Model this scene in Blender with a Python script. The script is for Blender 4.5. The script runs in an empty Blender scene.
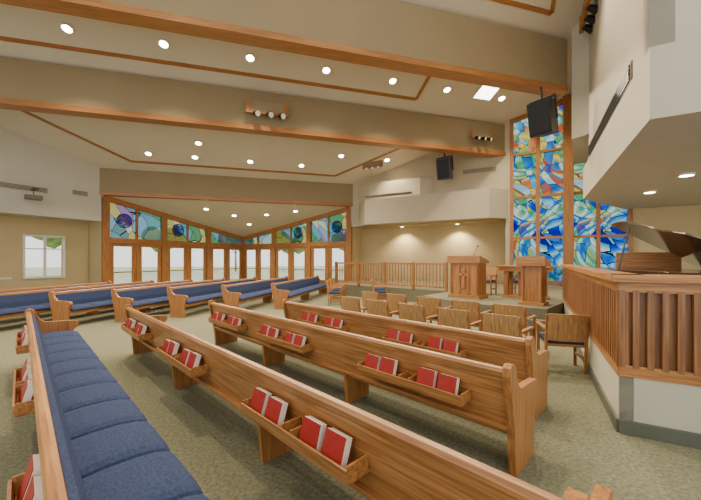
import bpy, math, random
from mathutils import Vector, Matrix
random.seed(4)
def lin(c):
    return tuple(((v/255)/12.92 if v/255<=0.04045 else ((v/255+0.055)/1.055)**2.4) for v in c)+(1,)
# ---------------------------------------------------------------- materials
def newmat(name):
    m=bpy.data.materials.new(name); m.use_nodes=True
    nt=m.node_tree; b=nt.nodes['Principled BSDF']; return m,nt,b
def plain(name,c,rough=.6,var=.06,scale=3.,bump=0.,bscale=200,metal=0,spec=.3):
    m,nt,b=newmat(name); b.inputs['Roughness'].default_value=rough; b.inputs['Metallic'].default_value=metal
    b.inputs['Specular IOR Level'].default_value=spec
    tc=nt.nodes.new('ShaderNodeTexCoord'); n=nt.nodes.new('ShaderNodeTexNoise'); n.inputs['Scale'].default_value=scale; n.inputs['Detail'].default_value=4
    nt.links.new(tc.outputs['Object'],n.inputs['Vector'])
    r=nt.nodes.new('ShaderNodeValToRGB'); l=lin(c)
    r.color_ramp.elements[0].position=.3; r.color_ramp.elements[1].position=.7
    r.color_ramp.elements[0].color=tuple(v*(1-var) for v in l[:3])+(1,)
    r.color_ramp.elements[1].color=tuple(min(1,v*(1+var)) for v in l[:3])+(1,)
    nt.links.new(n.outputs['Fac'],r.inputs['Fac']); nt.links.new(r.outputs['Color'],b.inputs['Base Color'])
    if bump>0:
        n2=nt.nodes.new('ShaderNodeTexNoise'); n2.inputs['Scale'].default_value=bscale
        nt.links.new(tc.outputs['Object'],n2.inputs['Vector'])
        bp=nt.nodes.new('ShaderNodeBump'); bp.inputs['Strength'].default_value=bump; bp.inputs['Distance'].default_value=.01
        nt.links.new(n2.outputs['Fac'],bp.inputs['Height']); nt.links.new(bp.outputs['Normal'],b.inputs['Normal'])
    return m
def wood(name,c1,c2,axis='x',rough=.35):
    m,nt,b=newmat(name); b.inputs['Roughness'].default_value=rough
    tc=nt.nodes.new('ShaderNodeTexCoord'); mp=nt.nodes.new('ShaderNodeMapping')
    mp.inputs['Scale'].default_value={'x':(1.2,30,30),'z':(30,30,1.2),'y':(30,1.2,30)}[axis]
    nt.links.new(tc.outputs['Object'],mp.inputs['Vector'])
    n=nt.nodes.new('ShaderNodeTexNoise'); n.inputs['Scale'].default_value=1.6; n.inputs['Detail'].default_value=7; n.inputs['Distortion'].default_value=.5
    nt.links.new(mp.outputs['Vector'],n.inputs['Vector'])
    r=nt.nodes.new('ShaderNodeValToRGB'); r.color_ramp.elements[0].position=.30; r.color_ramp.elements[1].position=.66
    r.color_ramp.elements[0].color=lin(c1); r.color_ramp.elements[1].color=lin(c2)
    nt.links.new(n.outputs['Fac'],r.inputs['Fac']); nt.links.new(r.outputs['Color'],b.inputs['Base Color'])
    return m
def emis(name,c,s):
    m,nt,b=newmat(name); b.inputs['Emission Color'].default_value=lin(c); b.inputs['Emission Strength'].default_value=s
    b.inputs['Base Color'].default_value=lin(c); return m
OAK=wood('oak_x',(128,82,42),(184,130,74))
OAKZ=wood('oak_z',(126,80,40),(178,122,66),'z')
OAKL=wood('oak_light',(150,112,66),(186,144,92),'z')
OAKD=wood('oak_screen',(98,60,32),(150,102,58),'z')
TRIM=wood('oak_trim',(142,90,46),(178,122,68))
WALL=plain('paint_wall',(188,177,152),.85,.03,1.2)
WALLW=plain('paint_wall_white',(198,193,178),.85,.03,1.2)
BULK=plain('paint_bulkhead',(186,180,162),.85,.03,1.2)
ALC=plain('paint_alcove',(196,176,134),.85,.03,1.2)
CEIL=plain('ceiling_paint',(214,204,184),.9,.03,.8)
BEAM=plain('beam_paint',(148,131,100),.85,.04,.8)
CARPET=plain('carpet',(120,120,97),.95,.30,34,.5,260,spec=.05)
CARPET2=plain('carpet_step',(118,114,94),.95,.24,34,.4,260,spec=.05)
BLUE=plain('blue_upholstery',(52,63,92),.9,.25,60,.35,300,spec=.1)
RED=plain('hymnal_red',(150,38,30),.5,.1,20)
PAGE=plain('paper',(235,228,212),.8,.03,20)
WHITE=plain('white_paint',(225,222,212),.5,.02,4)
CURB=plain('curb_paint',(180,178,158),.7,.03,4)
BASE=plain('base_dark',(88,92,80),.6,.05,4)
DARK=plain('black_metal',(28,28,30),.4,.1,10)
GREY=plain('speaker_grey',(80,82,88),.5,.08,40)
BLACKG=plain('piano_lacquer',(66,54,44),.1,.1,4,spec=.9)
METAL=plain('brass',(190,150,80),.3,.05,6,metal=1)
GLOW=emis('lamp_lens',(255,240,210),28)
SKYL=emis('skylight_lens',(255,250,240),8)
VENT=plain('vent_grey',(112,106,94),.5,.03,8)
LEAF=plain('foliage',(120,146,84),.9,.4,6,.6,8)
BARK=plain('bark',(110,92,72),.9,.2,10)
LAWN=plain('lawn',(196,200,172),.95,.15,2)
CONC=plain('concrete',(225,220,208),.9,.06,2)
def glassmat():
    m,nt,b=newmat('clear_glass'); out=nt.nodes['Material Output']
    t=nt.nodes.new('ShaderNodeBsdfTransparent'); t.inputs['Color'].default_value=(.95,.98,.96,1)
    g=nt.nodes.new('ShaderNodeBsdfGlossy'); g.inputs['Roughness'].default_value=.05
    mx=nt.nodes.new('ShaderNodeMixShader'); mx.inputs[0].default_value=.05
    nt.links.new(t.outputs[0],mx.inputs[1]); nt.links.new(g.outputs[0],mx.inputs[2]); nt.links.new(mx.outputs[0],out.inputs['Surface']); return m
GLASS=glassmat()
def stained(name,cols,scale,stretch,rot,lead=.02,gain=.6,tl=.25,zone=None,interp='CONSTANT'):
    m,nt,b=newmat(name); out=nt.nodes['Material Output']; N=nt.nodes.new; Lk=nt.links.new
    tc=N('ShaderNodeTexCoord'); mp=N('ShaderNodeMapping'); mp.inputs['Rotation'].default_value=rot
    mp2=N('ShaderNodeMapping'); mp2.inputs['Scale'].default_value=stretch
    nz=N('ShaderNodeTexNoise'); nz.inputs['Scale'].default_value=.45; nz.inputs['Detail'].default_value=1
    Lk(tc.outputs['Object'],nz.inputs['Vector'])
    va=N('ShaderNodeVectorMath'); va.operation='MULTIPLY_ADD'; va.inputs[1].default_value=(1.6,1.6,1.6)
    Lk(nz.outputs['Color'],va.inputs[0]); Lk(tc.outputs['Object'],va.inputs[2])
    Lk(va.outputs[0],mp.inputs['Vector']); Lk(mp.outputs[0],mp2.inputs['Vector'])
    v=N('ShaderNodeTexVoronoi'); v.inputs['Scale'].default_value=scale
    e=N('ShaderNodeTexVoronoi'); e.feature='DISTANCE_TO_EDGE'; e.inputs['Scale'].default_value=scale
    Lk(mp2.outputs[0],v.inputs['Vector']); Lk(mp2.outputs[0],e.inputs['Vector'])
    sp=N('ShaderNodeSeparateColor'); Lk(v.outputs['Color'],sp.inputs[0])
    fac=sp.outputs[0]
    if zone:
        z=N('ShaderNodeTexNoise'); z.inputs['Scale'].default_value=zone; z.inputs['Detail'].default_value=1.5; z.inputs['Distortion'].default_value=1.2
        Lk(tc.outputs['Object'],z.inputs['Vector'])
        mr=N('ShaderNodeMapRange'); mr.inputs[1].default_value=.3; mr.inputs[2].default_value=.7; Lk(z.outputs['Fac'],mr.inputs[0])
        mx0=N('ShaderNodeMix'); mx0.inputs[0].default_value=.5; Lk(mr.outputs[0],mx0.inputs[2]); Lk(sp.outputs[0],mx0.inputs[3]); fac=mx0.outputs[0]
    r=N('ShaderNodeValToRGB'); r.color_ramp.interpolation=interp
    while len(r.color_ramp.elements)<len(cols): r.color_ramp.elements.new(.5)
    for i,c in enumerate(cols):
        l=lin(c)
        r.color_ramp.elements[i].position=i/len(cols) if interp=='CONSTANT' else .12+.72*i/(len(cols)-1); r.color_ramp.elements[i].color=(l[0]*gain,l[1]*gain,l[2]*gain,1)
    Lk(fac,r.inputs['Fac'])
    gt=N('ShaderNodeMath'); gt.operation='GREATER_THAN'; gt.inputs[1].default_value=lead
    Lk(e.outputs['Distance'],gt.inputs[0])
    mul=N('ShaderNodeMix'); mul.data_type='RGBA'; mul.inputs['A'].default_value=(.02,.02,.025,1)
    Lk(gt.outputs[0],mul.inputs['Factor']); Lk(r.outputs['Color'],mul.inputs['B'])
    t=N('ShaderNodeBsdfTransparent'); Lk(mul.outputs['Result'],t.inputs['Color'])
    d=N('ShaderNodeBsdfTranslucent'); Lk(mul.outputs['Result'],d.inputs['Color'])
    mx=N('ShaderNodeMixShader'); mx.inputs[0].default_value=tl
    Lk(t.outputs[0],mx.inputs[1]); Lk(d.outputs[0],mx.inputs[2]); Lk(mx.outputs[0],out.inputs['Surface'])
    return m
STAIN=stained('stained_glass',[(90,80,190),(50,100,210),(90,165,232),(190,230,238),(70,150,220),(140,205,225),(230,238,232),(110,195,170),(245,225,140),(80,160,220),(215,232,200),(225,140,100),(110,185,220),(150,120,205)],3.2,(1.0,1.0,.3),(.7,.45,.3),.016,.85,.2,.45,'LINEAR')
STAIN2=stained('stained_glass_clerestory',[(215,235,228),(170,215,225),(238,240,220),(160,205,175),(190,220,238),(232,226,180),(176,204,208),(210,190,225)],1.7,(1,1,.5),(.3,.6,.2),.014,.72)
PURP=stained('medallion_glass',[(120,100,220),(110,130,235),(200,210,250),(150,110,220)],5,(1,1,1),(0,0,0),.02,.9)
# ---------------------------------------------------------------- mesh builder
class MB:
    def __init__(s): s.v=[];s.f=[];s.m=[];s.mats=[]
    def mi(s,mat):
        if mat not in s.mats: s.mats.append(mat)
        return s.mats.index(mat)
    def add(s,vs,fs,mat,M=None):
        o=len(s.v); k=s.mi(mat)
        for p in vs:
            p=Vector(p); s.v.append(tuple(M@p if M else p))
        for f in fs: s.f.append([i+o for i in f]); s.m.append(k)
    def box(s,x0,x1,y0,y1,z0,z1,mat,M=None):
        s.add([(x0,y0,z0),(x1,y0,z0),(x1,y1,z0),(x0,y1,z0),(x0,y0,z1),(x1,y0,z1),(x1,y1,z1),(x0,y1,z1)],
          [(0,3,2,1),(4,5,6,7),(0,1,5,4),(1,2,6,5),(2,3,7,6),(3,0,4,7)],mat,M)
    def prism(s,pts,ext,mat,M=None):
        n=len(pts); ext=Vector(ext); vs=[Vector(p) for p in pts]+[Vector(p)+ext for p in pts]
        s.add(vs,[list(range(n))[::-1],[i+n for i in range(n)]]+[(i,(i+1)%n,(i+1)%n+n,i+n) for i in range(n)],mat,M)
    def cyl(s,p0,p1,r,mat,seg=14,r1=None,M=None):
        p0=Vector(p0);p1=Vector(p1); r1=r if r1 is None else r1
        q=(p1-p0).to_track_quat('Z','Y'); vs=[]
        for p,rr in((p0,r),(p1,r1)):
            for i in range(seg):
                a=2*math.pi*i/seg; vs.append(p+q@Vector((rr*math.cos(a),rr*math.sin(a),0)))
        s.add(vs,[list(range(seg))[::-1],[i+seg for i in range(seg)]]+[(i,(i+1)%seg,(i+1)%seg+seg,i+seg) for i in range(seg)],mat,M)
    def obj(s,name,loc=(0,0,0),rz=0,bevel=0,rx=0,data=None,rot=None):
        me=data or bpy.data.meshes.new(name)
        if not data:
            me.from_pydata(s.v,[],s.f)
            for m in s.mats: me.materials.append(m)
            me.polygons.foreach_set('material_index',s.m); me.update()
            import bmesh
            bm=bmesh.new(); bm.from_mesh(me); bmesh.ops.recalc_face_normals(bm,faces=bm.faces); bm.to_mesh(me); bm.free()
        o=bpy.data.objects.new(name,me); bpy.context.scene.collection.objects.link(o)
        o.location=loc; o.rotation_euler=rot if rot else (rx,0,rz)
        if bevel:
            b=o.modifiers.new('bevel','BEVEL'); b.width=bevel; b.segments=2; b.limit_method='ANGLE'; b.angle_limit=math.radians(50)
        return o
def inst(o,loc,rz):
    n=bpy.data.objects.new(o.name.split('.')[0],o.data); bpy.context.scene.collection.objects.link(n)
    n.location=loc; n.rotation_euler=(0,0,rz)
    for m in o.modifiers:
        b=n.modifiers.new('bevel','BEVEL'); b.width=m.width; b.segments=2; b.limit_method='ANGLE'; b.angle_limit=m.angle_limit
    return n
SL=.34
def zc(y): return 12.05-SL*y
# ---------------------------------------------------------------- shell
mb=MB(); mb.box(-16,20,-3,26,-.2,0,CARPET); mb.obj('floor')
mb=MB(); mb.prism([(x,y,zc(y)) for x,y in((-16,-3),(20,-3),(20,3.6),(5.3,18.3),(-7.2,18.3),(-16,9.5))],(0,0,.25),CEIL); mb.obj('ceiling')
mb=MB(); mb.prism([(-7.6,18.1,4.75),(5.9,18.1,4.75),(-.85,25.0,3.05)],(0,0,.2),CEIL); mb.obj('ceiling_bay')
def beam(name,x0,x1,y,zb,zt,w=.4):
    mb=MB(); mb.box(x0,x1,y,y+w,zb+.16,zt,BEAM); mb.box(x0,x1,y-.03,y+w+.03,zb,zb+.17,TRIM); mb.obj(name)
beam('beam_front',-15,10.0,8.6,7.26,9.0)
beam('beam_middle',-12.7,10.95,12.4,6.34,7.75)
beam('beam_bay',-7.0,5.3,18,4.68,5.95)
def wallpoly(name,p0,p1,z0,n,th,mat,top=zc,z1=None):
    a=Vector((p0[0],p0[1],0)); b=Vector((p1[0],p1[1],0))
    t0=z1 if z1 else top(p0[1])+.02; t1=z1 if z1 else top(p1[1])+.02
    mb=MB(); mb.prism([(a.x,a.y,z0),(b.x,b.y,z0),(b.x,b.y,t1),(a.x,a.y,t0)],(n[0]*th,n[1]*th,0),mat); return mb.obj(name)
q=.7071
wallpoly('wall_left',(-6.95,18.05),(-15,10),3.45,(-q,q),1.2,WALLW)
mb=MB(); th=.2
L=10.; a0,a1=1.0,2.3
mb.box(0,a0,0,th,0,3.45,ALC); mb.box(a1,L,0,th,0,3.45,ALC); mb.box(a0,a1,0,th,0,.9,ALC); mb.box(a0,a1,0,th,2.65,3.45,ALC)
mb.obj('wall_left_lower',(-7.8-.14,18.9+.14,0),math.radians(225))
mb=MB()
for (x0,x1,z0,z1) in((a0-.07,a0,.83,2.72),(a1,a1+.07,.83,2.72),(a0,a1,.83,.9),(a0,a1,2.65,2.72),(1.61,1.69,.9,2.65),(a0,a1,2.1,2.15)):
    mb.box(x0,x1,.15,.26,z0,z1,WHITE)
mb.box(a0,a1,.1,.11,.9,2.65,GLASS)
mb.obj('window_1',(-7.94,19.04,0),math.radians(225))
mb=MB(); mb.box(0,L,.2,.225,0,.12,BASE); mb.box(2.7,L,.2,.225,.85,.92,WHITE); mb.obj('baseboard_left',(-7.94,19.04,0),math.radians(225))
wallpoly('wall_bay_corner',(-6.95,18.2),(-8.0,19.1),0,(q,q),.2,ALC,z1=3.5)
# right wall
wallpoly('wall_right_upper',(5.25,18.05),(10.95,12.25),3.5,(q,q),.25,WALL)
wallpoly('wall_alcove',(6.2,19.2),(11.95,13.35),0,(q,q),.2,ALC,z1=3.8)
wallpoly('wall_alcove_end',(10.95,12.25),(12.0,13.4),0,(q,-q),.08,ALC,z1=3.7)
wallpoly('wall_alcove_side',(5.25,18.2),(6.3,19.3),0,(-q,q),.2,ALC,z1=3.8)
mb=MB(); mb.prism([(5.25,18.05,3.5),(10.95,12.3,3.5),(12.1,13.4,3.5),(6.3,19.2,3.5)],(0,0,.15),ALC); mb.obj('ceiling_alcove')
mb=MB()
def offs(u,o): return (5.2+u-q*o,18-u-q*o)
a=offs(.35,0);b=offs(5.7,0);c=offs(5.2,.8);d=offs(.9,.8)
mb.prism([(a[0],a[1],3.5),(b[0],b[1],3.5),(c[0],c[1],3.5),(d[0],d[1],3.5)],(0,0,1.3),WALL)
c=offs(2.9,.35);d=offs(.9,.35);b=offs(3.3,0)
mb.prism([(a[0],a[1],4.8),(b[0],b[1],4.8),(c[0],c[1],4.8),(d[0],d[1],4.8)],(0,0,.95),WALL)
mb.obj('wall_soffit_right')
ang=math.radians(-45)
def glasswall(name,u0,u1,zb,ztop0,ztop1,mul,hs,post=.12):
    Lw=(u1-u0)/q; mb=MB()
    mb.prism([(0,0,zb),(Lw,0,zb),(Lw,0,ztop1),(0,0,ztop0)],(0,.0005,0),STAIN)
    for x in mul: 
        zt=ztop0+(ztop1-ztop0)*min(1,max(0,x/Lw)); mb.box(x-post/2,x+post/2,-.08,.1,zb-.1,zt,OAKZ)
    for h in hs: mb.box(0,Lw,-.06,.08,h-.05,h+.05,TRIM)
    mb.prism([(0,-.07,ztop0-.18),(Lw,-.07,ztop1-.18),(Lw,-.07,ztop1),(0,-.07,ztop0)],(0,.15,0),TRIM)
    mb.box(0,Lw,-.07,.1,zb-.12,zb,TRIM)
    return mb.obj(name,(5.2+u0,18-u0,0),ang)
glasswall('window_2',5.8,7.3,.75,zc(12.2),zc(10.7),[0,1.02,2.12],[2.6,4.4,6.3],.15)
glasswall('window_3',7.3,8.75,.75,6.2,6.2,[.12,1.0,2.0],[2.6,4.4],.13)
mb=MB(); mb.box(-.12,.24,-.25,.1,.5,zc(10.7),OAKZ); mb.obj('column_stained_glass',(5.2+7.25,18-7.25,0),ang,.01)
mb=MB(); mb.box(0,.3,0,.15,.5,zc(12.3),WALL); mb.obj('wall_pier',(5.2+5.62,18-5.62,0),ang)
mb=MB(); mb.box(-.1,4.7,0,.15,.505,.65,WALL); mb.box(2.1,4.7,.02,.15,6.2,9.0,WALL); mb.obj('wall_glass_sill',(5.2+5.8,18-5.8,0),ang)
mb=MB(); mb.box(0,9.6,0,.2,0,8,ALC); mb.obj('wall_right_back',(5.2+8.77,18-8.77,0),ang)
# bulkhead
ZB=3.62
mb=MB(); mb.prism([(5.26,3.26,ZB),(10.23,8.23,ZB),(13.75,9.4,ZB),(18,5.2,ZB),(9.26,-.74,ZB)],(0,0,1.0),BULK); mb.obj('wall_bulkhead_lower')
mb=MB(); mb.prism([(5.7,3.55,4.62),(10.0,7.85,4.62),(10.0,7.85,zc(7.85)+.02),(5.7,3.55,zc(3.55)+.02)],(q*.3,-q*.3,0),BULK)
mb.prism([(10.0,7.85,4.62),(10.35,8.15,4.62),(10.35,8.15,5.6),(10.0,7.85,5.6)],(q*.3,-q*.3,0),BULK)
mb.prism([(10.0,7.85,5.6),(9.95,8.4,5.6),(12.6,10.55,5.6),(13.1,10.3,5.6),(10.5,7.9,5.6)],(0,0,4),BULK)
mb.prism([(5.7,3.55,4.62),(9.9,-.65,4.62),(9.9,-.65,zc(-.65)),(5.7,3.55,zc(3.55))],(.2,.2,0),BULK)
mb.obj('wall_bulkhead_upper')
# slot diffuser on the room side of the bulkhead (local +y faces the nave)
mb=MB()
mb.box(.9,5.9,0,.03,4.80,5.16,VENT)
for i in range(4): mb.box(.95,5.85,.02,.05,4.84+i*.075,4.89+i*.075,DARK)
mb.obj('vent_bulkhead',(5.7,3.55,0),math.radians(45))
# ---------------------------------------------------------------- ceiling trims
def strip(mb,p,qq,w=.12,off=.03):
    a=Vector((p[0],p[1],0)); b=Vector((qq[0],qq[1],0)); d=(b-a).normalized(); n=Vector((-d.y,d.x,0))*w/2
    P=[a-n,b-n,b+n,a+n]
    mb.prism([(v.x,v.y,zc(v.y)-off) for v in P],(0,0,off+.02),TRIM)
def loop(name,pts):
    mb=MB()
    for i in range(len(pts)): strip(mb,pts[i],pts[(i+1)%len(pts)])
    mb.obj(name)
loop('trim_1',[(-5.5,17.3),(4.1,17.3),(8.2,13.2),(-9.6,13.2)])
loop('trim_2',[(-11,11.85),(6.1,11.85),(6.1,9.4),(-11,9.4)])
loop('trim_3',[(-12,8.1),(8.8,8.1),(7.2,6.2),(-12,6.2)])
# ---------------------------------------------------------------- downlights
def lamp(par,kind,loc,energy,col=(1,.83,.62),size=.12,spot=2.2,blend=.6):
    l=bpy.data.lights.new('lamp',kind); l.energy=energy; l.color=col; l.shadow_soft_size=size
    if kind=='SPOT': l.spot_size=spot; l.spot_blend=blend
    o=bpy.data.objects.new('lamp',l); bpy.context.scene.collection.objects.link(o); o.parent=par; o.location=loc
    return o
mb=MB(); 
seg=20; R=.15
mb.cyl((0,0,-.03),(0,0,.018),R,WHITE,seg); mb.cyl((0,0,-.034),(0,0,-.03),R*.8,GLOW,seg)
DL=mb.obj('recessed_light'); first=True
def downlight(x,y,z,slope,e=500,scale=1):
    global first
    if first: o=DL; first=False
    else: o=inst(DL,(0,0,0),0)
    o.location=(x,y,z-.02); o.rotation_euler=(-math.atan(slope),0,0); o.scale=(scale,)*3
    lamp(o,'SPOT',(0,0,-.06),e*2.0)
for x in(-5.14,-2.69,-.18,2.34,4.82,7.08,9.6): downlight(x,11.2,zc(11.2),SL,650)
for x in(-4.6,-2.7,-.26,2.2): downlight(x,16.6,zc(16.6),SL,380)
for x in(-2.4,4.0,6.4): downlight(x,15.6,zc(15.6),SL,340)
for x in(-6,-2,2,6): downlight(x,6.6,zc(6.6),SL,800)
def zb(y): return 4.75-(y-18.1)*.2464
for x,y in((-2.6,19.4),(-1.2,20.2),(.6,19.9),(2.2,19.2),(-.4,21.6)): downlight(x,y,zb(y),.2464,200)
for x,y in((10.8,6.7),(9.4,5.1),(12.2,5.2)): downlight(x,y,ZB,0,160)
for u in(1.9,4.0): 
    downlight(5.2+u+.7,18-u+.7,3.5,0,230,.7)
mb=MB(); mb.box(-.42,.42,-.42,.42,-.03,.015,WHITE); mb.box(-.37,.37,-.37,.37,-.04,-.03,SKYL); mb.obj('skylight',(8.75,11.0,zc(11)-.02),0,0,-math.atan(SL))
# ---------------------------------------------------------------- bay doors/windows
Lw=8.55; nb=3; bw=Lw/nb
dn=1; wn=4
def wing(org,rz,z0,z1,side):
    global dn,wn
    mb=MB()
    zt=lambda t:z0+(z1-z0)*t/Lw
    for i in range(nb+1):
        t=i*bw; mb.box(t-.15,t+.15,-.1,.1,0,zt(t),OAKZ)
    mb.box(0,Lw,-.09,.09,2.46,2.7,TRIM)
    mb.prism([(0,-.09,zt(0)-.16),(Lw,-.09,zt(Lw)-.16),(Lw,-.09,zt(Lw)+.1),(0,-.09,zt(0)+.1)],(0,.18,0),TRIM)
    for i in range(nb): 
        t=i*bw+bw/2; mb.box(t-.05,t+.05,-.05,.05,2.68,zt(t),OAKZ); mb.box(t-.05,t+.05,-.06,.06,0,2.5,OAKZ)
    mb.obj('trim_bay_'+side,org,rz)
    for i in range(nb):
        a=i*bw+.15; b=(i+1)*bw-.15
        mb=MB(); mb.prism([(a,0,2.68),(b,0,2.68),(b,0,zt(b)-.1),(a,0,zt(a)-.1)],(0,.0005,0),STAIN2)
        tc_=(a+b)/2+(-.6 if side=='left' else .6); zc_=(2.68+zt(tc_))/2; rr=min(.34,(zt(tc_)-2.8)/2)
        if i!=(2 if side=='left' else 0):
            mb.add([(tc_+rr*math.cos(k*math.pi/12),-.03,zc_+rr*math.sin(k*math.pi/12)) for k in range(24)],[list(range(24))],PURP)
            for k in range(24):
                c0,s0,c1,s1=math.cos(k*math.pi/12),math.sin(k*math.pi/12),math.cos((k+1)*math.pi/12),math.sin((k+1)*math.pi/12)
                R1=rr+.03
                mb.add([(tc_+rr*c0,-.035,zc_+rr*s0),(tc_+R1*c0,-.035,zc_+R1*s0),(tc_+R1*c1,-.035,zc_+R1*s1),(tc_+rr*c1,-.035,zc_+rr*s1)],[(0,1,2,3)],DARK)
        mb.obj('window_%d'%wn,org,rz); wn+=1
        for k in range(2):
            x0=a+.01 if k==0 else (a+b)/2+.05; x1=(a+b)/2-.05 if k==0 else b-.01
            mb=MB(); s=.19
            mb.box(x0,x0+s,-.03,.03,0.01,2.47,OAKZ); mb.box(x1-s,x1,-.03,.03,0.01,2.47,OAKZ)
            mb.box(x0+s,x1-s,-.03,.03,.01,.3,OAK); mb.box(x0+s,x1-s,-.03,.03,2.3,2.47,OAK)
            mb.box(x0+s,x1-s,-.008,.008,.3,2.33,GLASS)
            mb.box(x0+s,x1-s,-.1,-.07,1.0,1.06,METAL)
            mb.obj('door_%d'%dn,org,rz); dn+=1
wing((-6.9,18.35,0),math.radians(45),4.62,3.12,'left')
wing((-.854,24.395,0),math.radians(-45),3.12,4.62,'right')
# ---------------------------------------------------------------- outside
mb=MB(); mb.box(-60,80,26.2,90,-.35,-.22,LAWN); mb.obj('lawn')
mb=MB(); mb.prism([(-12,20,-.2),(-.85,25,-.2),(12,20,-.2),(16,26.1,-.2),(-16,26.1,-.2)],(0,0,.15),CONC); mb.obj('terrace')
import bmesh
def tree(x,y,h,r):
    mb=MB(); mb.cyl((0,0,0),(0,0,h*.6),.18,BARK,10,.1)
    for k in range(4):
        a=k*1.6+x; mb.cyl((0,0,h*.45),(math.cos(a)*r*.6,math.sin(a)*r*.6,h*.75),.07,BARK,8,.03)
    for k in range(11):
        bm=bmesh.new(); bmesh.ops.create_icosphere(bm,subdivisions=2,radius=r*random.uniform(.3,.45))
        c=Vector((random.uniform(-r,r)*.7,random.uniform(-r,r)*.7,h*.72+random.uniform(-.3,.45)*r))
        vs=[v.co*random.uniform(.85,1.15)+c for v in bm.verts]; fs=[[v.index for v in f.verts] for f in bm.faces]
        mb.add(vs,fs,LEAF); bm.free()
    mb.obj('tree',(x,y,-.22))
for x,y,h,r in((-20,44,6,2.4),(-12,50,6,2.4),(-3,54,6,2.6),(5,52,6,2.6),(13,48,6,2.4)): tree(x,y,h,r)
# ---------------------------------------------------------------- pews
def yb(z): return .10-(z-.34)/.50*.10
def pew(L,racks,legs=None):
    mb=MB()
    mb.prism([(0.03,yb(.30),.30),(.03,yb(.80),.80),(.03,yb(.80)+.035,.80),(.03,yb(.30)+.035,.30)],(L-.06,0,0),OAK)
    prof=[(-.012,.79),(-.022,.82),(-.012,.845),(.015,.852),(.035,.84),(.042,.81),(.036,.79)]
    mb.prism([(.03,y,z) for y,z in prof],(L-.06,0,0),OAK)
    mb.box(.03,L-.03,.05,.57,.35,.385,OAK); mb.box(.03,L-.03,.53,.56,.30,.385,OAK)
    n=max(1,round((L-.12)/.56)); w=(L-.12)/n
    for i in range(n):
        x0=.06+i*w; st=[(0,.58),(.02,.78),(.06,.93),(.14,1),(w-.14,1),(w-.06,.93),(w-.02,.78),(w,.58)]
        base=[(.10,.386),(.10,.47),(.15,.488),(.25,.50),(.40,.502),(.52,.49),(.60,.46),(.625,.42),(.60,.386)]
        vs=[];m_=len(base)
        for dx,sc in st:
            for y,z in base: vs.append((x0+dx,.34+(y-.34)*(.90+.10*sc),.386+(z-.386)*sc))
        fs=[list(range(m_)),[(len(st)-1)*m_+j for j in range(m_)][::-1]]
        for a in range(len(st)-1):
            for j in range(m_): fs.append((a*m_+j,a*m_+(j+1)%m_,(a+1)*m_+(j+1)%m_,(a+1)*m_+j))
        mb.add(vs,fs,BLUE)
    t=.035
    mb.prism([(.07,yb(.48)+t,.47),(.07,yb(.79)+t,.795),(.07,yb(.78)+t+.03,.785),(.07,yb(.6)+t+.05,.6),(.07,yb(.48)+t+.045,.47)],(L-.14,0,0),BLUE)
    P=[(.10,0),(.07,.30),(-.035,.80),(-.03,.86),(0,.885),(.05,.88),(.085,.85),(.11,.76),(.15,.69),(.21,.655),(.48,.64),(.595,.63),(.63,.60),(.635,.56),(.61,.52),(.57,.49),(.55,.40),(.53,.20),(.54,0)]
    for x in(-.03,L-.03): mb.prism([(x,y,z) for y,z in P],(.06,0,0),OAKZ)
    nl=max(1,round(L/2.2)-1)
    for i in range(nl):
        x=L*(i+1)/(nl+1); mb.prism([(x-.025,.10,0),(x-.025,.06,.35),(x-.025,.47,.35),(x-.025,.45,0)],(.05,0,0),OAKZ)
    for rx in racks:
        W=1.15
        mb.box(rx,rx+W,-.10,yb(.5),.50,.515,OAK)
        mb.prism([(rx,-.10,.50),(rx,-.115,.50),(rx,-.125,.585),(rx,-.11,.585)],(W,0,0),OAK)
        for x in(rx,rx+W/2-.06,rx+W/2+.05,rx+W-.014): mb.box(x,x+.014,-.11,yb(.58),.50,.60,OAK)
        for bx in(rx+.04,rx+.25,rx+W/2+.10,rx+W/2+.31):
            M=Matrix.Translation((bx+random.uniform(0,.02),-.09,.517))@Matrix.Rotation(random.uniform(-.32,-.26),4,'X')
            hh=.185+random.uniform(-.008,.008)
            mb.box(0,.17,-.004,0,0,hh,RED,M); mb.box(0,.17,.050,.054,0,hh,RED,M); mb.box(0,.005,0,.050,0,hh,RED,M)
            mb.box(.006,.169,0,.050,.004,hh,PAGE,M)
    return mb
A61=math.radians(-61); F=Vector((.8746,.4848)); D=Vector((-.4848,.8746))
def putpew(n,sl,sr,racks):
    p=F*n+D*sl; pew(sl-sr,racks).obj('church_pew',(p.x,p.y,0),A61,.006)
putpew(.08,7.35,.1,[.4,2.7,5.0])
putpew(1.31,6.82,.25,[.2,2.25,4.45])
putpew(2.6,6.43,.92,[.2,1.95,4.05])
putpew(3.7,5.55,1.10,[.6,2.6])
pw=pew(5.2,[.5,3.]).obj('church_pew',(0,0,0),0,.006)
first2=True
ths=math.radians(-117); dx=Vector((math.cos(ths),math.sin(ths)))
for (x,y) in((-7.5,9.3),(-6.2,9.6),(-4.9,9.94),(-3.7,10.3),(-2.44,10.65),(-1.0,11.0),(.52,11.4)):
    o=Vector((x,y))-dx*5.2
    if first2: pw.location=(o.x,o.y,0); pw.rotation_euler=(0,0,ths); first2=False
    else: inst(pw,(o.x,o.y,0),ths)
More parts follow.
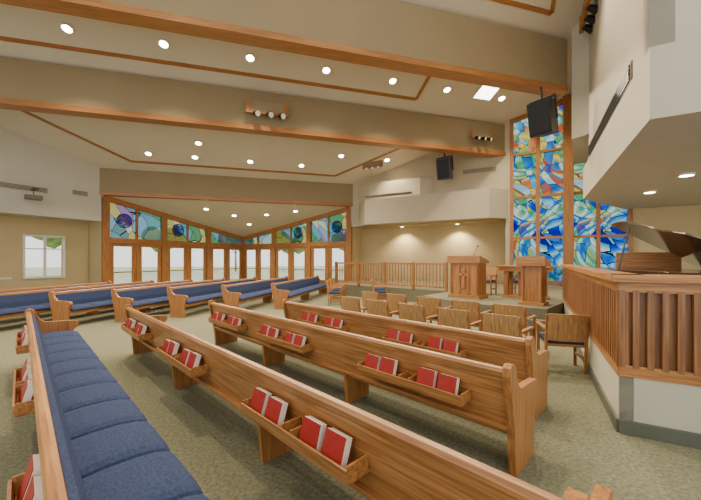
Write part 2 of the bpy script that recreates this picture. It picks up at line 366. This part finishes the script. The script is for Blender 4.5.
# ---------------------------------------------------------------- chairs
def chair():
    mb=MB(); w=.56
    for x in(-w/2,w/2-.04):
        mb.prism([(x,.0,0),(x,-.03,.45),(x,-.10,.86),(x,-.06,.86),(x,.01,.45),(x,.04,0)],(.04,0,0),OAKZ)
        mb.box(x,x+.04,.42,.46,0,.64,OAKZ); mb.box(x-.01,x+.05,-.05,.48,.63,.66,OAK)
        mb.box(x+.01,x+.03,.03,.43,.18,.22,OAK)
    N=8
    for i in range(N):
        x0=-w/2+.03+(w-.06)*i/N; x1=-w/2+.03+(w-.06)*(i+1)/N
        f=lambda x:-.035*(1-(x/(w/2))**2)
        mb.add([(x0,-.03+f(x0),.47),(x1,-.03+f(x1),.47),(x1,-.10+f(x1),.88),(x0,-.10+f(x0),.88),
                (x0,-.005+f(x0),.47),(x1,-.005+f(x1),.47),(x1,-.075+f(x1),.88),(x0,-.075+f(x0),.88)],
               [(0,1,2,3),(7,6,5,4),(3,2,6,7),(0,4,5,1),(0,3,7,4),(1,5,6,2)],OAKL)
    mb.box(-w/2+.04,w/2-.04,.0,.45,.38,.42,OAK)
    st=[(-w/2+.03,.8),(-w/2+.07,1),(w/2-.07,1),(w/2-.03,.8)]
    base=[(.0,.42),(.0,.47),(.05,.485),(.4,.485),(.46,.47),(.47,.42)]; vs=[]
    for x,sc in st:
        for y,z in base: vs.append((x,y,.42+(z-.42)*sc))
    fs=[list(range(6)),[18+j for j in range(6)][::-1]]
    for a in range(3):
        for j in range(6): fs.append((a*6+j,a*6+(j+1)%6,(a+1)*6+(j+1)%6,(a+1)*6+j))
    mb.add(vs,fs,BLUE)
    return mb
ch=chair().obj('choir_armchair',(0,0,0),0,.005); fc=True
def putchair(x,y,rz,z=0):
    global fc
    if fc: ch.location=(x,y,z); ch.rotation_euler=(0,0,rz); fc=False
    else: inst(ch,(x,y,z),rz)
for s in(4.95,4.2,3.4,2.6,1.85): p=F*5.0+D*s; putchair(p.x,p.y,A61)
for s in(5.4,4.6,3.75,2.94,2.13): p=F*6.15+D*s; putchair(p.x,p.y,A61)
p=F*5.7+D*1.2; putchair(p.x,p.y,A61+.5)
for (x,y) in((2.6,11.9),(2.9,12.7),(3.2,13.5),(4.3,11.7),(4.6,12.5)): putchair(x,y,math.radians(-110))
# ---------------------------------------------------------------- platform
ZP=.5
poly=[(3.55,2.4),(8.35,7.2),(6.6,6.2),(5.4,7.6),(5.2,9.6),(6.72,10.55),(3.65,15.1),(5.4,17.95),(6.2,19.0),(11.8,13.3),(10.85,12.15),(18,5.0),(9.3,-.9),(6.95,-1.0)]
mb=MB(); mb.prism([(x,y,0) for x,y in poly],(0,0,ZP),CARPET2); mb.obj('chancel_platform')
mb=MB()
mb.prism([(7.7,6.8,0),(6.55,5.85,0),(5.05,7.45,0),(4.85,9.8,0),(5.19,9.6,0),(5.39,7.59,0),(6.6,6.19,0)],(0,0,.25),CARPET2)
mb.obj('chancel_step')
def encl(name,p,rz,L,wn=.14):
    mb=MB()
    mb.box(0,L,-.02,.12,0,.13,BASE); mb.box(0,L,0,.12,.13,.55,CURB)
    mb.box(0,L,-.01,.10,.55,.66,OAK); mb.box(0,L,-.01,.10,1.36,1.46,OAK); mb.box(0,L,.04,.08,.62,1.4,OAKD)
    n=int(L/.105)
    for i in range(n+1):
        x=i*(L-.05)/n; mb.box(x,x+.05,-.015,.05,.64,1.38,OAKD)
    mb.box(-.06,L+.06,-.07,.2,1.46,1.53,OAK)
    return mb.obj(name,p,rz,.004)
o=encl('organ_screen',(3.38,2.36,0),math.radians(45),6.85); o.scale=(1,-1,1)
o=encl('organ_screen',(3.38+q*5,2.36-q*5,0),math.radians(135),5.0)
o.scale=(1,-1,1)
# railing
P1=Vector((3.6,15.15));P2=Vector((6.72,10.6)); dv=P2-P1; Lr=dv.length; ra=math.atan2(dv.y,dv.x)
mb=MB(); mb.box(0,Lr,-.04,.04,1.46,1.53,OAK); mb.box(0,Lr,-.03,.03,.6,.66,OAK)
n=40
for i in range(n+1):
    x=i*(Lr-.03)/n; mb.box(x,x+.03,-.015,.015,.64,1.47,OAKZ)
for i in range(5):
    x=i*(Lr-.09)/4; mb.box(x,x+.09,-.05,.05,.5,1.56,OAKZ)
mb.obj('wood_railing',(P1.x,P1.y,0),ra)
# pulpit
mb=MB()
mb.box(-.5,.5,-.32,.32,0,.1,OAK); mb.box(-.45,.45,-.28,.28,.1,1.05,OAKZ)
for x in(-.42,-.14,.14): 
    mb.box(x,x+.03,-.31,-.28,.14,1.0,OAKZ); mb.box(x+.25,x+.28,-.31,-.28,.14,1.0,OAKZ)
mb.box(-.05,.05,-.33,-.30,.3,.9,TRIM); mb.box(-.17,.17,-.33,-.30,.66,.75,TRIM)
mb.prism([(-.52,-.34,1.05),(-.52,-.34,1.28),(-.52,.34,1.12),(-.52,.34,1.05)],(1.04,0,0),OAK)
mb.cyl((.2,-.1,1.2),(.25,.1,1.55),.008,DARK,8); mb.cyl((.25,.1,1.55),(.255,.13,1.6),.02,DARK,8)
mb.obj('pulpit',(6.3,8.8,ZP),math.radians(-61),.006)
mb=MB(); mb.box(-.75,.75,-.35,.35,.92,.98,OAK); mb.box(-.68,.68,-.3,.3,.80,.92,OAK); mb.box(-.6,.6,-.28,.28,0,.07,OAK)
for x in(-.55,.43):
    mb.box(x,x+.12,-.25,-.13,.07,.8,OAKZ); mb.box(x,x+.12,.13,.25,.07,.8,OAKZ)
mb.box(-.18,.18,-.1,.1,.07,.8,OAKZ)
mb.obj('communion_table',(7.9,8.2,ZP),math.radians(-61),.006)
mb=MB(); mb.box(-.3,.3,-.24,.24,0,.08,OAK); mb.box(-.2,.2,-.16,.16,.08,1.0,OAKZ); mb.box(-.24,-.18,-.2,.2,.08,1.0,OAKZ);mb.box(.18,.24,-.2,.2,.08,1.0,OAKZ)
mb.prism([(-.34,-.28,1.0),(-.34,-.28,1.25),(-.34,.28,1.08),(-.34,.28,1.0)],(.68,0,0),OAK)
mb.obj('lectern',(6.95,6.95,ZP),math.radians(-61),.006)
putchair(7.6,9.5,math.radians(120),ZP); putchair(8.6,9.0,math.radians(120),ZP)
# grand piano
mb=MB()
out=[(0,0),(1.5,0),(1.5,.5),(1.47,.75),(1.4,.95),(1.28,1.15),(1.15,1.32),(1.05,1.5),(1.0,1.7),(.92,1.9),(.78,2.05),(.6,2.13),(.35,2.12),(.15,2.03),(.03,1.85),(0,1.6)]
mb.prism([(x,y,.68) for x,y in out],(0,0,.32),BLACKG)
mb.box(.05,1.45,-.25,.05,.68,.80,BLACKG); mb.box(.15,1.35,-.22,-.05,.80,.815,PAGE)
for x,y in((.15,.1),(1.3,.1),(.5,1.8)): mb.cyl((x,y,0),(x,y,.68),.06,BLACKG,12)
M=Matrix.Translation((0,0,1.01))@Matrix.Rotation(math.radians(-33),4,'Y')
mb.prism([Vector((x,y,0)) for x,y in out],(0,0,.025),BLACKG,M)
mb.cyl((1.3,.9,.98),(1.15,.9,1.72),.012,BLACKG,8)
mb.box(.3,1.2,.15,.17,1.0,1.3,OAK)
mb.obj('grand_piano',(7.42,3.82,ZP),math.radians(135),.004)
# ---------------------------------------------------------------- hanging equipment
def speaker(name,loc,rz,s,mat,tilt=.25):
    mb=MB(); mb.prism([(-.3,-.28,-.45),(.3,-.28,-.45),(.22,.3,-.45),(-.22,.3,-.45)],(0,0,.9),mat)
    mb.box(-.26,.26,-.295,-.28,-.41,.41,DARK)
    mb.cyl((0,0,.52),(0,0,.85),.03,DARK,8); mb.box(-.35,.35,-.03,.03,.48,.53,DARK)
    mb.box(-.35,-.31,-.04,.04,-.1,.5,DARK); mb.box(.31,.35,-.04,.04,-.1,.5,DARK)
    o=mb.obj(name,loc,0,.01,0,None,(tilt,0,rz)); o.scale=(s,)*3
speaker('hanging_speaker',(8.5,8.1,6.0),math.radians(-72),1.1,DARK,.2)
speaker('hanging_speaker',(8.45,13.5,5.85),math.radians(-52),1.05,GREY,.2)
def spotbar(loc,rz,s=1):
    mb=MB(); mb.box(-.75,.75,-.06,.06,-.05,.03,TRIM); mb.box(-.72,-.6,-.06,.06,.03,.4,TRIM); mb.box(.6,.72,-.06,.06,.03,.4,TRIM); mb.box(-.75,.75,-.02,.02,.03,.4,BEAM)
    for x in(-.45,0,.42): 
        mb.cyl((x,-.03,-.05),(x+.12,-.25,-.14),.07,DARK,12,.12); mb.cyl((x+.12,-.25,-.14),(x+.123,-.255,-.142),.1,PAGE,12)
    mb.obj('track_spotlights',loc,rz).scale=(s,)*3
spotbar((.4,12.2,6.9),0); spotbar((5.4,15.0,6.1),math.radians(-45),.7); spotbar((9.4,12.2,6.95),0,.7)
spotbar((9.0,7.2,8.6),math.radians(45))
mb=MB(); mb.box(-.25,.25,-.18,.18,-.08,.08,VENT); mb.cyl((0,-.18,0),(0,-.23,0),.06,DARK,14); mb.cyl((0,0,.08),(0,0,.3),.02,VENT,8); mb.box(-.1,.1,-.1,.6,.28,.32,VENT)
mb.obj('projector',(-8.4,15.9,4.1),math.radians(215))
def vent(name,loc,rz,L,h=.22):
    mb=MB(); mb.box(0,L,-.03,0,0,h,WALL)
    for i in range(4): mb.box(.03,L-.03,-.045,-.02,.03+i*h/4.6,.055+i*h/4.6,VENT)
    mb.obj(name,loc,rz)
vent('vent_left',(-9.95,15.05,4.4),math.radians(45),2.3)
vent('vent_left',(-7.75,17.25,4.5),math.radians(45),.6)
vent('vent_right',(5.2+4.3,18-4.3,5.7),math.radians(-45),1.5)
vent('vent_soffit',(5.2+.9-.58,18-.9-.58,4.85),math.radians(-45),2.6,.12)
# ---------------------------------------------------------------- world, camera
w=bpy.data.worlds.new('world'); bpy.context.scene.world=w; w.use_nodes=True
bg=w.node_tree.nodes['Background']; bg.inputs[0].default_value=(1,.975,.93,1); bg.inputs[1].default_value=1.95
cam=bpy.data.cameras.new('camera'); co=bpy.data.objects.new('camera',cam); bpy.context.scene.collection.objects.link(co)
cam.sensor_width=36; cam.lens=330/701*36; cam.shift_y=9/701; cam.clip_start=.05
co.location=(0,0,1.68); co.rotation_euler=(math.radians(90),0,math.radians(-16))
bpy.context.scene.camera=co
